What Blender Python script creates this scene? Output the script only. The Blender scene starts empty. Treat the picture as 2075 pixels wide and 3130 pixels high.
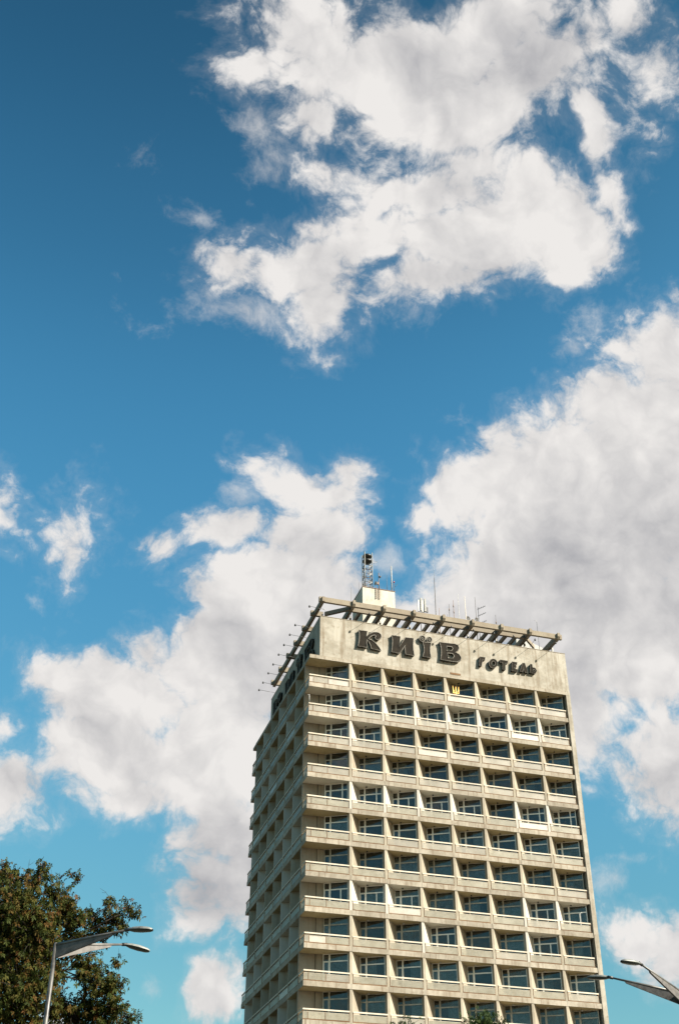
import bpy, bmesh, math, random
import numpy as np
from mathutils import Vector, Matrix
random.seed(7); np.random.seed(7)
S = bpy.context.scene
COL = S.collection

# ------------------------------------------------------------------ camera
GZ = 55.80                      # height of the top storey's ceiling above the ground
W = 3.2447                      # bay width
FPX = 3640.8                    # focal length in photograph pixels (2075 x 3130)
pitch, roll, yaw = 0.612486, 0.0035406, -0.2952486
CAM = np.array([-30.912, -97.747, GZ - 54.169])
_cy, _sy, _cp, _sp = math.cos(yaw), math.sin(yaw), math.cos(pitch), math.sin(pitch)
FW = np.array([-_sy*_cp, _cy*_cp, _sp]); _r = np.array([_cy, _sy, 0.0]); _u = np.cross(_r, FW)
RT = math.cos(roll)*_r + math.sin(roll)*_u
UP = -math.sin(roll)*_r + math.cos(roll)*_u

def ray(px, py):
    return FW + RT*(px-1037.5)/FPX - UP*(py-1565.0)/FPX
def at(px, py, axis, val):
    """point where the sight line of a photo pixel meets the plane x|y|z = val (z counted from the top ceiling)"""
    d = ray(px, py)
    v = val + (GZ if axis == 2 else 0.0)
    return Vector(CAM + d*((v-CAM[axis])/d[axis]))
def at_dist(px, py, hd):
    d = ray(px, py); return Vector(CAM + d*(hd/math.hypot(d[0], d[1])))
def zoomed(ox, oy, s):
    return lambda x, y: (ox + x/s, oy + y/s)

cam = bpy.data.cameras.new('camera'); camo = bpy.data.objects.new('camera', cam); COL.objects.link(camo)
cam.sensor_fit = 'VERTICAL'; cam.sensor_height = 36.0; cam.lens = FPX/3130*36.0
cam.clip_start = 0.5; cam.clip_end = 9000
m = Matrix.Identity(4)
for i in range(3):
    m[i][0], m[i][1], m[i][2], m[i][3] = RT[i], UP[i], -FW[i], CAM[i]
camo.matrix_world = m
S.camera = camo

# ------------------------------------------------------------------ light
SUN = Vector((1.25, -1.05, 1.2)).normalized()       # towards the sun
sl = bpy.data.lights.new('sun', 'SUN'); sl.energy = 5.0; sl.angle = math.radians(0.53); sl.color = (1.0, 0.93, 0.80)
so = bpy.data.objects.new('sun', sl); COL.objects.link(so)
so.rotation_euler = SUN.to_track_quat('Z', 'Y').to_euler(); so.location = (60, -60, 120)
S.view_settings.view_transform = 'Standard'; S.view_settings.look = 'None'
S.view_settings.gamma = 1.0; S.view_settings.exposure = 1.5
S.cycles.max_bounces = 8; S.cycles.diffuse_bounces = 4; S.cycles.transparent_max_bounces = 12
S.cycles.caustics_reflective = False; S.cycles.caustics_refractive = False
S.cycles.sample_clamp_indirect = 6.0

# ------------------------------------------------------------------ sky with cumulus clouds
world = bpy.data.worlds.new('World'); S.world = world; world.use_nodes = True
wt = world.node_tree; wt.nodes.clear()
def wn(kind, **kw):
    n = wt.nodes.new(kind)
    for k, v in kw.items(): setattr(n, k, v)
    return n
def wl(a, b): wt.links.new(a, b)
def wmath(op, a, b=None, c=None, clamp=False):
    n = wn('ShaderNodeMath', operation=op, use_clamp=clamp)
    for i, v in enumerate((a, b, c)):
        if v is None: continue
        if isinstance(v, (int, float)): n.inputs[i].default_value = v
        else: wl(v, n.inputs[i])
    return n.outputs[0]
def wvec(op, a, b=None, scale=None):
    n = wn('ShaderNodeVectorMath', operation=op)
    for i, v in enumerate((a, b)):
        if v is None: continue
        if isinstance(v, (tuple, list, Vector)): n.inputs[i].default_value = v
        else: wl(v, n.inputs[i])
    if scale is not None:
        if isinstance(scale, (int, float)): n.inputs['Scale'].default_value = scale
        else: wl(scale, n.inputs['Scale'])
    return n.outputs['Value'] if op in ('LENGTH', 'DISTANCE', 'DOT_PRODUCT') else n.outputs[0]
def wsmooth(v, lo, hi, a=0.0, b=1.0):
    n = wn('ShaderNodeMapRange', interpolation_type='SMOOTHSTEP'); wl(v, n.inputs[0])
    for i, x in enumerate((lo, hi, a, b)): n.inputs[i+1].default_value = x
    return n.outputs[0]
def wmix(f, a, b):
    n = wn('ShaderNodeMix', data_type='RGBA')
    if isinstance(f, (int, float)): n.inputs[0].default_value = f
    else: wl(f, n.inputs[0])
    for v, k in ((a, 6), (b, 7)):
        if isinstance(v, (tuple, list)): n.inputs[k].default_value = (*v, 1)
        else: wl(v, n.inputs[k])
    return n.outputs[2]
def wnoise(vec, scale, detail, rough=0.55, lac=2.0, color=False):
    n = wn('ShaderNodeTexNoise'); wl(vec, n.inputs['Vector'])
    n.inputs['Scale'].default_value = scale; n.inputs['Detail'].default_value = detail
    n.inputs['Roughness'].default_value = rough; n.inputs['Lacunarity'].default_value = lac
    return n.outputs['Color' if color else 'Fac']

gd = wvec('NORMALIZE', wn('ShaderNodeTexCoord').outputs['Generated'])
sky = wn('ShaderNodeTexSky', sky_type='NISHITA', sun_disc=False)
sky.sun_elevation = math.asin(SUN.z); sky.sun_rotation = math.atan2(SUN.x, SUN.y)
sky.altitude = 100; sky.air_density = 1.0; sky.dust_density = 0.6; sky.ozone_density = 2.2

# two scales of domain warping bend the outlines of the clouds
w1 = wvec('SCALE', wvec('SUBTRACT', wnoise(gd, 10.0, 2.0, color=True), (.5, .5, .5)), scale=0.045)
w2 = wvec('SCALE', wvec('SUBTRACT', wnoise(gd, 46.0, 3.0, color=True), (.5, .5, .5)), scale=0.010)
wp = wvec('ADD', wvec('ADD', gd, w1), w2)
fb = wnoise(wp, 15.0, 9.0, 0.64, 2.15)
fl = wnoise(wp, 17.0, 2.5, 0.50, 2.1)
fs = wnoise(wvec('ADD', wp, tuple(SUN*0.014)), 17.0, 2.5, 0.50, 2.1)

# cloud masses: (x, y, radius x, radius y, tilt in degrees, weight) on the 1568 x 2365 view of the photograph,
# turned into fixed directions of the sky
CLOUDS = [
 # upper cloud, top part
 (690,70,170,110,10,1.0),(595,145,80,70,0,.65),(790,170,180,90,15,1.0),(980,150,200,110,0,1.4),(1170,60,190,90,0,.95),
 (1230,170,180,110,0,1.0),(1060,270,210,100,0,1.5),(900,270,110,70,30,.95),(1390,110,60,90,0,.6),(1440,40,80,70,0,.8),(1500,130,95,140,20,.42),
 (740,260,90,60,0,.6),(1090,370,150,60,0,.95),(1010,330,90,50,0,.9),(760,400,90,50,0,.55),
 # upper cloud, lower part
 (980,440,230,90,-4,1.05),(1230,440,130,90,20,1.1),(1300,540,130,110,20,1.1),(1110,540,270,100,0,1.6),(880,540,200,90,-10,1.05),
 (700,620,190,80,-6,1.0),(540,620,90,60,-10,.8),(750,720,80,100,10,.85),(1000,640,200,70,0,.95),(1370,300,42,95,0,.8),(1410,440,35,80,-15,.7),
 # right cloud
 (1560,830,170,150,0,1.1),(1440,930,130,100,-20,1.05),(1240,1060,230,110,-25,1.15),(1070,1150,115,100,0,1.05),(1370,1210,320,230,0,1.9),
 (1530,1050,200,250,0,1.7),(1190,1350,240,170,0,1.8),(1460,1480,280,210,0,1.8),(1330,1620,130,140,0,1.1),(1540,1740,130,170,0,1.0),
 (965,1195,45,42,0,.8),(1060,1430,160,110,0,1.1),
 # cloud behind the left of the tower
 (690,1130,120,80,35,.95),(790,1100,60,60,0,.85),(765,1150,75,70,0,1.0),(890,1400,85,60,0,.95),(720,1240,120,110,0,1.5),(520,1230,110,45,-10,.75),(400,1265,65,38,0,.65),
 (660,1390,240,150,0,1.8),(540,1530,210,150,0,1.8),(340,1510,70,80,20,.9),(290,1620,180,100,0,1.4),(140,1570,80,45,20,.65),
 (270,1740,190,95,0,1.4),(290,1810,130,75,0,1.0),(490,1750,170,170,0,1.7),(520,1910,130,130,0,1.05),(500,2040,120,110,0,.95),(570,1970,100,150,0,1.0),(560,2090,95,90,0,.9),(470,2120,90,60,0,.75),
 # scraps on the left
 (-5,1165,62,55,20,.52),(140,1240,55,80,10,.36),(15,1800,95,100,0,.85),(5,1690,45,60,0,.6),
 # low clouds
 (500,2310,85,85,0,1.15),(130,2360,60,30,0,.7),(1470,2165,100,70,20,.95),(1560,2210,90,80,0,.95),
]
WISPS = [(345,360,110,50,-40,.8),(300,760,50,110,0,.7),(455,510,80,40,0,.8),(640,400,150,70,-20,1.0),(600,300,110,90,0,.9),(560,740,150,70,0,.9),(480,690,60,80,0,.8),
         (1400,730,80,70,30,1.1),(1350,810,50,30,0,.9),(1480,655,40,30,-30,.9),(1040,970,60,50,-40,.7),(680,990,22,16,0,.8),(60,1385,70,40,0,.9),(1405,2030,60,40,0,1.0),(1430,1988,70,18,0,.9),(900,1300,70,60,0,1.0),(340,2285,60,30,0,.6),(60,1300,60,80,0,.6),(560,1140,60,60,0,.8),(1000,690,240,60,0,.8),(1100,660,260,50,0,.8)]
GREYS = [(1400,1330,330,260,0,1.0),(1250,1600,260,150,0,.9),(510,2010,150,170,0,1.2),(680,1620,190,120,20,.9),(900,130,260,80,10,.55),(1180,160,260,120,0,.8),
         (600,1480,160,90,20,.6),(1530,1800,120,120,0,.7),(60,1800,120,80,0,.6),(1000,640,260,60,0,.5),(240,1700,140,50,0,.35)]
def sky_field(blobs, vec, k_smooth):
    F = None
    for nb, (cx, cy_, rx, ry, tl, wgt) in enumerate(blobs):
        if nb % 12 == 11:       # a negligible offset that only makes the nodes evaluate in short batches
            vec = wvec('ADD', vec, wvec('SCALE', (1e-8, 1e-8, 1e-8), scale=F))
        k = 2075/1568
        d = ray(cx*k, cy_*k); n_ = float(np.linalg.norm(d)); d = Vector(d).normalized()
        sc = k/FPX/n_
        ex = Vector((d.y, -d.x, 0)).normalized(); ey = ex.cross(d).normalized()
        if ey.z < 0: ey = -ey
        a = math.radians(-tl); ax = ex*math.cos(a) + ey*math.sin(a); ay = -ex*math.sin(a) + ey*math.cos(a)
        R = Matrix((ax, ay, ax.cross(ay))).transposed()
        mp = wn('ShaderNodeMapping', vector_type='TEXTURE'); wl(vec, mp.inputs['Vector'])
        mp.inputs['Location'].default_value = d
        mp.inputs['Rotation'].default_value = R.to_euler('XYZ')
        mp.inputs['Scale'].default_value = (rx*sc, ry*sc, max(rx, ry)*sc)
        v = wmath('MULTIPLY_ADD', wvec('LENGTH', mp.outputs[0]), -wgt, wgt)     # wgt * (1 - r)
        F = v if F is None else wmath('SMOOTH_MAX', F, v, k_smooth)
    return F
SKYGRADE = ((1.42, 1.75), (0.935, 1.28), (0.545, 1.02))
F0 = sky_field(CLOUDS, wp, 0.15)
grey = wsmooth(sky_field(GREYS, wp, 0.3), -0.25, 0.75)
# the rest of the sky carries sparser cumulus, thinned to darken the shaded side
DC = Vector(FW).normalized()
away = wsmooth(wvec('DOT_PRODUCT', gd, tuple(DC)), 0.90, 0.80)
gen = wmath('MULTIPLY_ADD', wnoise(gd, 3.2, 3.0), 4.2, -2.85)
gen = wmath('ADD', gen, wmath('MULTIPLY_ADD', away, 3.0, -3.0))
F0 = wmath('MAXIMUM', F0, gen)
puff = wmath('ABSOLUTE', wmath('MULTIPLY_ADD', wnoise(wp, 30.0, 5.0, 0.52, 2.2), 2.0, -1.0))       # round heads with creases between them
dens = wmath('MULTIPLY_ADD', puff, 1.1, wmath('ADD', F0, wmath('MULTIPLY_ADD', fb, 2.2, -1.27)))
alpha = wsmooth(dens, -0.26, 0.46)
thin = wsmooth(wmath('ADD', sky_field(WISPS, wp, 0.2), wmath('MULTIPLY_ADD', fb, 5.0, -2.85)), -0.30, 1.7, 0.0, 0.80)
alpha = wmath('MAXIMUM', alpha, wmath('MAXIMUM', thin, wsmooth(dens, -0.55, 0.20, 0.0, 0.16)))
relief = wmath('MULTIPLY', wmath('SUBTRACT', fl, fs), 1.1)
bl = wnoise(wp, 8.0, 3.0, 0.5, 2.2); bs = wnoise(wvec('ADD', wp, tuple(SUN*0.030)), 8.0, 3.0, 0.5, 2.2)      # large billows
lit = wmath('MULTIPLY_ADD', wmath('SUBTRACT', bl, bs), 1.5, wmath('ADD', wmath('MULTIPLY_ADD', fb, 0.40, 0.68), relief))
lit = wmath('MULTIPLY_ADD', puff, 0.55, wmath('MULTIPLY_ADD', grey, -0.46, lit)); lit = wmath('SUBTRACT', lit, 0.10, clamp=True)
ccol = wmix(lit, (0.138, 0.139, 0.148), (0.302, 0.293, 0.285))
sep = wn('ShaderNodeSeparateColor'); wl(sky.outputs[0], sep.inputs[0])
comb = wn('ShaderNodeCombineColor')
for i, (mul, gam) in enumerate(SKYGRADE):        # film-like rendering of the clear sky
    wl(wmath('MULTIPLY', wmath('POWER', wmath('MULTIPLY', sep.outputs[i], 0.1), gam), mul), comb.inputs[i])
cv = wn('ShaderNodeFloatCurve'); gz = wn('ShaderNodeSeparateXYZ'); wl(gd, gz.inputs[0]); wl(gz.outputs[2], cv.inputs[1])     # clear sky by height: horizon dimmed to darken shaded side, bright middle, deep zenith
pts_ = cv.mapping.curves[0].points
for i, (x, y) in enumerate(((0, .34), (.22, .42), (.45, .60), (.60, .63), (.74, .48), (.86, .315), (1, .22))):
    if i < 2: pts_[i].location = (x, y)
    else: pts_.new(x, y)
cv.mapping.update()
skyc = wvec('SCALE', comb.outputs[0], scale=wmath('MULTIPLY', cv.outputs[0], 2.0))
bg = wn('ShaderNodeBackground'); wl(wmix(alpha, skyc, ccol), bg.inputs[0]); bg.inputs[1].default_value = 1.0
wl(bg.outputs[0], wn('ShaderNodeOutputWorld').inputs[0])
world.cycles.sampling_method = 'MANUAL'; world.cycles.sample_map_resolution = 512

# ------------------------------------------------------------------ helpers
def obj(name, mesh, mat=None, parent=None):
    o = bpy.data.objects.new(name, mesh); COL.objects.link(o)
    if mat is not None and len(mesh.materials) == 0: mesh.materials.append(mat)
    if parent is not None: o.parent = parent
    return o
def thing(name, label, cat, loc=(0, 0, 0), group=None):
    o = bpy.data.objects.new(name, None); COL.objects.link(o); o.location = loc; o.empty_display_size = 0.3
    return tag(o, label, cat, group)
def tag(o, label, cat, group=None):
    o['label'] = label; o['category'] = cat
    if group: o['group'] = group
    return o
class MB:
    """collects shapes into one mesh"""
    def __init__(s): s.v = []; s.f = []; s.mi = []; s.sm = []
    def add(s, v, f, mi=0, smooth=False):
        n = len(s.v); s.v += [tuple(p) for p in v]; s.f += [tuple(i+n for i in q) for q in f]
        s.mi += [mi]*len(f); s.sm += [smooth]*len(f); return s
    def box(s, a, b, mi=0):
        x0, y0, z0 = a; x1, y1, z1 = b
        return s.add([(x0,y0,z0),(x1,y0,z0),(x1,y1,z0),(x0,y1,z0),(x0,y0,z1),(x1,y0,z1),(x1,y1,z1),(x0,y1,z1)],
              [(0,3,2,1),(4,5,6,7),(0,1,5,4),(1,2,6,5),(2,3,7,6),(3,0,4,7)], mi)
    def bar(s, p, q, w, h, mi=0, up=(0, 0, 1)):
        p, q = Vector(p), Vector(q); d = (q-p).normalized(); u = Vector(up)
        r = d.cross(u)
        if r.length < 1e-4: r = d.cross(Vector((0, 1, 0)))
        r.normalize(); u = r.cross(d)
        v = [e + r*(sx*w/2) + u*(sz*h/2) for e in (p, q) for sx, sz in ((-1,-1),(1,-1),(1,1),(-1,1))]
        return s.add(v, [(0,1,2,3),(7,6,5,4),(0,4,5,1),(1,5,6,2),(2,6,7,3),(3,7,4,0)], mi)
    def tube(s, pts, rads, n=8, mi=0, cap=True):
        pts = [Vector(p) for p in pts]
        if isinstance(rads, (int, float)): rads = [rads]*len(pts)
        V = []; ref = None
        for i, p in enumerate(pts):
            d = (pts[min(i+1, len(pts)-1)] - pts[max(i-1, 0)]).normalized()
            if ref is None: ref = d.orthogonal().normalized()
            ref = (ref - d*ref.dot(d)); ref = ref.normalized() if ref.length > 1e-5 else d.orthogonal().normalized()
            b = d.cross(ref)
            V += [p + (ref*math.cos(6.2831853*k/n) + b*math.sin(6.2831853*k/n))*rads[i] for k in range(n)]
        F = [(i*n+k, i*n+(k+1) % n, (i+1)*n+(k+1) % n, (i+1)*n+k) for i in range(len(pts)-1) for k in range(n)]
        if cap: F += [tuple(range(n))[::-1], tuple(range((len(pts)-1)*n, len(pts)*n))]
        return s.add(V, F, mi, True)
    def prism(s, poly, z0, z1, mi=0):
        n = len(poly); A = sum(poly[i][0]*poly[(i+1) % n][1]-poly[(i+1) % n][0]*poly[i][1] for i in range(n))
        if A < 0: poly = poly[::-1]
        V = [(x, y, z0) for x, y in poly] + [(x, y, z1) for x, y in poly]
        return s.add(V, [tuple(range(n))[::-1], tuple(range(n, 2*n))] + [(i, (i+1) % n, (i+1) % n+n, i+n) for i in range(n)], mi)
    def lathe(s, prof, n=16, c=(0, 0, 0), axis=(0, 0, 1), mi=0):
        ax = Vector(axis).normalized(); e = ax.orthogonal().normalized(); g = ax.cross(e); c = Vector(c)
        V = [c + ax*h + (e*math.cos(6.2831853*k/n)+g*math.sin(6.2831853*k/n))*r for r, h in prof for k in range(n)]
        F = [(i*n+k, i*n+(k+1) % n, (i+1)*n+(k+1) % n, (i+1)*n+k) for i in range(len(prof)-1) for k in range(n)]
        return s.add(V, F, mi, True)
    def mesh(s, name, *mats):
        me = bpy.data.meshes.new(name); me.from_pydata(s.v, [], s.f)
        for m_ in mats: me.materials.append(m_)
        me.polygons.foreach_set('material_index', s.mi); me.polygons.foreach_set('use_smooth', s.sm)
        me.update(); return me
    def build(s, name, mat, parent=None):
        mats = mat if isinstance(mat, (tuple, list)) else (mat,)
        return obj(name, s.mesh(name, *mats), None, parent)

# ------------------------------------------------------------------ materials
def new_mat(name):
    m_ = bpy.data.materials.new(name); m_.use_nodes = True; nt = m_.node_tree
    return m_, nt, nt.nodes['Principled BSDF']
def N(nt, kind, **kw):
    n = nt.nodes.new(kind)
    for k, v in kw.items(): setattr(n, k, v)
    return n
def mixc(nt, f, a, b, blend='MIX'):
    n = N(nt, 'ShaderNodeMix', data_type='RGBA', blend_type=blend)
    if isinstance(f, (int, float)): n.inputs[0].default_value = f
    else: nt.links.new(f, n.inputs[0])
    for v, k in ((a, 6), (b, 7)):
        if isinstance(v, (tuple, list)): n.inputs[k].default_value = (*v[:3], 1)
        else: nt.links.new(v, n.inputs[k])
    return n.outputs[2]
def ramp(nt, v, lo, hi, a=0.0, b=1.0):
    n = N(nt, 'ShaderNodeMapRange', interpolation_type='SMOOTHSTEP'); nt.links.new(v, n.inputs[0])
    for i, x in enumerate((lo, hi, a, b)): n.inputs[i+1].default_value = x
    return n.outputs[0]
def noise(nt, scale, detail=4, rough=.6, stretch=None):
    n = N(nt, 'ShaderNodeTexNoise'); n.inputs['Scale'].default_value = scale; n.inputs['Detail'].default_value = detail
    n.inputs['Roughness'].default_value = rough
    g = N(nt, 'ShaderNodeNewGeometry')
    if stretch:
        mp = N(nt, 'ShaderNodeMapping'); mp.inputs['Scale'].default_value = stretch
        nt.links.new(g.outputs['Position'], mp.inputs['Vector']); nt.links.new(mp.outputs[0], n.inputs['Vector'])
    else: nt.links.new(g.outputs['Position'], n.inputs['Vector'])
    return n.outputs['Fac']
def weathered(name, base, dark, stain, rough=.9, vary=.16, streak=.55, blotch=.5, bump=.25, spec=.25):
    """concrete / plaster: cloudy tone, run-off streaks, blotches, a tone of its own for each piece"""
    m_, nt, p = new_mat(name)
    c = mixc(nt, ramp(nt, noise(nt, .55, 7, .68), .36, .64), base, dark)
    c = mixc(nt, ramp(nt, noise(nt, 1.0, 5, .65, (3.2, 3.2, .16)), .47, .72, 0, streak), c, stain)
    c = mixc(nt, ramp(nt, noise(nt, 2.6, 6, .7), .53, .74, 0, blotch), c, stain)
    oi = N(nt, 'ShaderNodeObjectInfo')
    hv = N(nt, 'ShaderNodeHueSaturation'); nt.links.new(c, hv.inputs['Color'])
    mr = N(nt, 'ShaderNodeMapRange'); nt.links.new(oi.outputs['Random'], mr.inputs[0]); mr.inputs[3].default_value = 1-vary; mr.inputs[4].default_value = 1+vary*.6
    nt.links.new(mr.outputs[0], hv.inputs['Value']); nt.links.new(hv.outputs[0], p.inputs['Base Color'])
    p.inputs['Roughness'].default_value = rough; p.inputs['Specular IOR Level'].default_value = spec
    if bump:
        b = N(nt, 'ShaderNodeBump'); b.inputs['Strength'].default_value = bump; b.inputs['Distance'].default_value = .02
        nt.links.new(noise(nt, 14, 5, .7), b.inputs['Height']); nt.links.new(b.outputs[0], p.inputs['Normal'])
    return m_
def plain(name, col, rough=.6, metal=0.0, vary=0.12, scale=6.0):
    m_, nt, p = new_mat(name)
    c = mixc(nt, ramp(nt, noise(nt, scale, 4), .35, .7), tuple(x*(1+vary) for x in col), tuple(x*(1-vary*1.5) for x in col))
    nt.links.new(c, p.inputs['Base Color']); p.inputs['Roughness'].default_value = rough; p.inputs['Metallic'].default_value = metal
    return m_
M = {}
M['slab'] = weathered('slab_concrete', (.325,.294,.242), (.225,.198,.155), (.120,.081,.050), vary=.16, streak=.75, blotch=.7)
M['fascia'] = weathered('fascia_concrete', (.340,.318,.272), (.235,.213,.172), (.150,.116,.077), vary=.03, streak=.8, blotch=.7)
M['part'] = weathered('partition_render', (.30,.27,.215), (.25,.22,.17), (.16,.125,.08), vary=.16, streak=.4, blotch=.35, bump=.12)
M['part_new'] = weathered('partition_white_paint', (.381,.367,.330), (.353,.335,.298), (.251,.223,.177), vary=.08, streak=.3, blotch=.2, bump=.1)
M['ceil'] = weathered('ceiling_old_paint', (.42,.35,.21), (.34,.275,.15), (.17,.12,.06), vary=.22, streak=0, blotch=.5, bump=.1)
M['ceil_new'] = weathered('ceiling_white_paint', (.58,.55,.46), (.52,.48,.40), (.36,.31,.22), vary=.08, streak=0, blotch=.3, bump=.1)
M['wall'] = weathered('corner_wall_render', (.285,.26,.215), (.24,.215,.172), (.16,.13,.09), vary=.1, streak=.45, blotch=.35, bump=.15)
M['beam'] = weathered('beam_concrete', (.232,.202,.156), (.197,.166,.126), (.121,.096,.066), vary=.08, streak=.3, blotch=.55)
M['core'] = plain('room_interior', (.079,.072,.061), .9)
M['rail'] = weathered('handrail_paint', (.516,.468,.388), (.468,.420,.339), (.291,.193,.113), vary=.1, streak=.2, blotch=.35, bump=.05)
M['rust'] = weathered('rusty_steel', (.150,.089,.046), (.115,.063,.032), (.063,.035,.017), vary=.25, streak=.3, blotch=.6, bump=.1)
M['frame'] = plain('old_window_paint', (.36,.335,.28), .6, vary=.18, scale=3)
M['frame_new'] = plain('white_window_paint', (.74,.73,.68), .5, vary=.06)
M['steel'] = plain('galvanised_steel', (.302,.302,.288), .45, .6)
M['pole'] = plain('lamp_post_steel', (.081,.078,.073), .45, .25, vary=.35, scale=3)
M['plate'] = plain('lamp_bracket_paint', (.075,.068,.064), .55, .05, vary=.3)
M['lamp_top'] = plain('lamp_housing', (.15,.155,.145), .5, .1, vary=.3)
M['lamp_under'] = plain('lamp_lens', (.030,.036,.027), .25)
M['dark'] = plain('black_metal', (.014,.014,.013), .5)
M['letter'] = weathered('letter_sheet_metal', (.024,.021,.017), (.015,.013,.011), (.045,.036,.025), vary=.1, streak=.4, blotch=.5, bump=.1, rough=.85, spec=.05)
M['rim'] = plain('letter_rim', (.105,.096,.078), .75, vary=.4)
M['redsteel'] = plain('red_brown_paint', (.15,.095,.07), .7, vary=.3)
M['white'] = plain('white_paint', (.33,.325,.305), .5, vary=.25)
M['gold'] = plain('gold_paint', (.637,.390,.090), .35, .35)
M['curtain'] = plain('sheer_curtain', (.74,.75,.72), .9, vary=.1)
M['antenna'] = plain('antenna_shell', (.19,.19,.175), .5, vary=.2)
M['floor'] = weathered('pale_bounce_floor', (.46,.41,.33), (.40,.35,.28), (.26,.21,.15), vary=.1, streak=0, blotch=.4)  # added unseen floor layer, kept pale to bounce sunlight onto the ceilings
M['roof'] = plain('roof_felt', (.086,.083,.079), .95)

def glass_mat(name, tint, ior, rough, refl):
    m_, nt, p = new_mat(name); nt.nodes.remove(p)
    out = nt.nodes['Material Output']
    fr = N(nt, 'ShaderNodeFresnel'); fr.inputs[0].default_value = ior
    gl = N(nt, 'ShaderNodeBsdfGlossy'); gl.inputs['Roughness'].default_value = rough; gl.inputs['Color'].default_value = (refl, refl, refl, 1)
    tr = N(nt, 'ShaderNodeBsdfTransparent'); tr.inputs[0].default_value = (*tint, 1)
    b = N(nt, 'ShaderNodeBump'); b.inputs['Strength'].default_value = .03; b.inputs['Distance'].default_value = .05
    nt.links.new(noise(nt, .9, 2), b.inputs['Height']); nt.links.new(b.outputs[0], gl.inputs['Normal'])
    mx = N(nt, 'ShaderNodeMixShader'); nt.links.new(fr.outputs[0], mx.inputs[0]); nt.links.new(tr.outputs[0], mx.inputs[1]); nt.links.new(gl.outputs[0], mx.inputs[2])
    df = N(nt, 'ShaderNodeBsdfDiffuse'); df.inputs[0].default_value = (.16,.16,.14,1)       # dust on the pane
    m2 = N(nt, 'ShaderNodeMixShader'); oi = N(nt, 'ShaderNodeObjectInfo'); mu = N(nt, 'ShaderNodeMath', operation='MULTIPLY'); pw = N(nt, 'ShaderNodeMath', operation='POWER'); pw.inputs[1].default_value = 2.0
    nt.links.new(oi.outputs['Random'], pw.inputs[0]); ad = N(nt, 'ShaderNodeMath', operation='MULTIPLY_ADD'); nt.links.new(pw.outputs[0], ad.inputs[0]); ad.inputs[1].default_value = 1.6; ad.inputs[2].default_value = .4
    nt.links.new(ramp(nt, noise(nt, 2.2, 5, .65), .3, .8, .05, .26), mu.inputs[0]); nt.links.new(ad.outputs[0], mu.inputs[1]); nt.links.new(mu.outputs[0], m2.inputs[0])
    nt.links.new(mx.outputs[0], m2.inputs[1]); nt.links.new(df.outputs[0], m2.inputs[2])
    nt.links.new(m2.outputs[0], out.inputs[0]); return m_
M['glass'] = glass_mat('window_glass', (.74,.78,.78), 1.72, .03, .85)
def dirty_panel(name, col, dirt, see):
    m_, nt, p = new_mat(name); out = nt.nodes['Material Output']
    oi = N(nt, 'ShaderNodeObjectInfo')
    c = mixc(nt, ramp(nt, noise(nt, 1.6, 5, .65), .38, .68), col, dirt)
    c = mixc(nt, ramp(nt, noise(nt, 5, 5, .7), .5, .8, 0, .5), c, tuple(x*.55 for x in dirt))
    hv = N(nt, 'ShaderNodeHueSaturation'); nt.links.new(c, hv.inputs['Color'])
    mr = N(nt, 'ShaderNodeMapRange'); nt.links.new(oi.outputs['Random'], mr.inputs[0]); mr.inputs[3].default_value = .82; mr.inputs[4].default_value = 1.12
    nt.links.new(mr.outputs[0], hv.inputs['Value']); nt.links.new(hv.outputs[0], p.inputs['Base Color'])
    p.inputs['Roughness'].default_value = .45
    tr = N(nt, 'ShaderNodeBsdfTransparent'); tr.inputs[0].default_value = (.9,.9,.84,1)
    mx = N(nt, 'ShaderNodeMixShader')
    nt.links.new(ramp(nt, noise(nt, .8, 4), .3, .7, 1-see, 1-see*.45), mx.inputs[0])
    nt.links.new(tr.outputs[0], mx.inputs[1]); nt.links.new(p.outputs[0], mx.inputs[2]); nt.links.new(mx.outputs[0], out.inputs[0]); return m_
M['panel'] = dirty_panel('wired_glass_panel', (.321,.297,.251), (.251,.222,.175), .50)
M['panel_low'] = dirty_panel('dirty_glass_panel', (.281,.262,.206), (.194,.174,.125), .42)
M['panel_solid'] = dirty_panel('white_panel', (.394,.372,.326), (.338,.304,.253), .12)

# ------------------------------------------------------------------ ground
g = MB(); R_ = 4000; g.add([(-R_, -R_, 0), (R_, -R_, 0), (R_, R_, 0), (-R_, R_, 0)], [(0, 1, 2, 3)])
m_, nt, p = new_mat('city_ground')
c = mixc(nt, ramp(nt, noise(nt, .05, 5), .4, .6), (.045,.046,.042), (.06,.06,.045)); c = mixc(nt, ramp(nt, noise(nt, .9, 5), .45, .7), c, (.05,.05,.046))
nt.links.new(c, p.inputs['Base Color']); p.inputs['Roughness'].default_value = .9
ground = g.build('ground', m_); ground['kind'] = 'structure'
pv = MB().box((-5, -48, .0), (70, 62, .14)).build('pavement', weathered('paving', (.27,.25,.215), (.22,.20,.17), (.15,.13,.11), vary=0)); pv['kind'] = 'structure'  # unseen paving, made pale and kept in front to bounce light onto ceilings

# ------------------------------------------------------------------ hotel tower
hotel = thing('hotel_building', 'tall beige concrete hotel tower with rows of saw-tooth balconies and roof pergola', 'building', (0, 0, 0))
H = 3.0; XL = -4.12; YW = 1.65; YL0 = 1.75; ROWS = 12; YEND = 22.85
XR = 7*W; TS = 0.42
def zc(r): return GZ - H*r            # ceiling of storey r; the slab of row r lies above it

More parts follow.
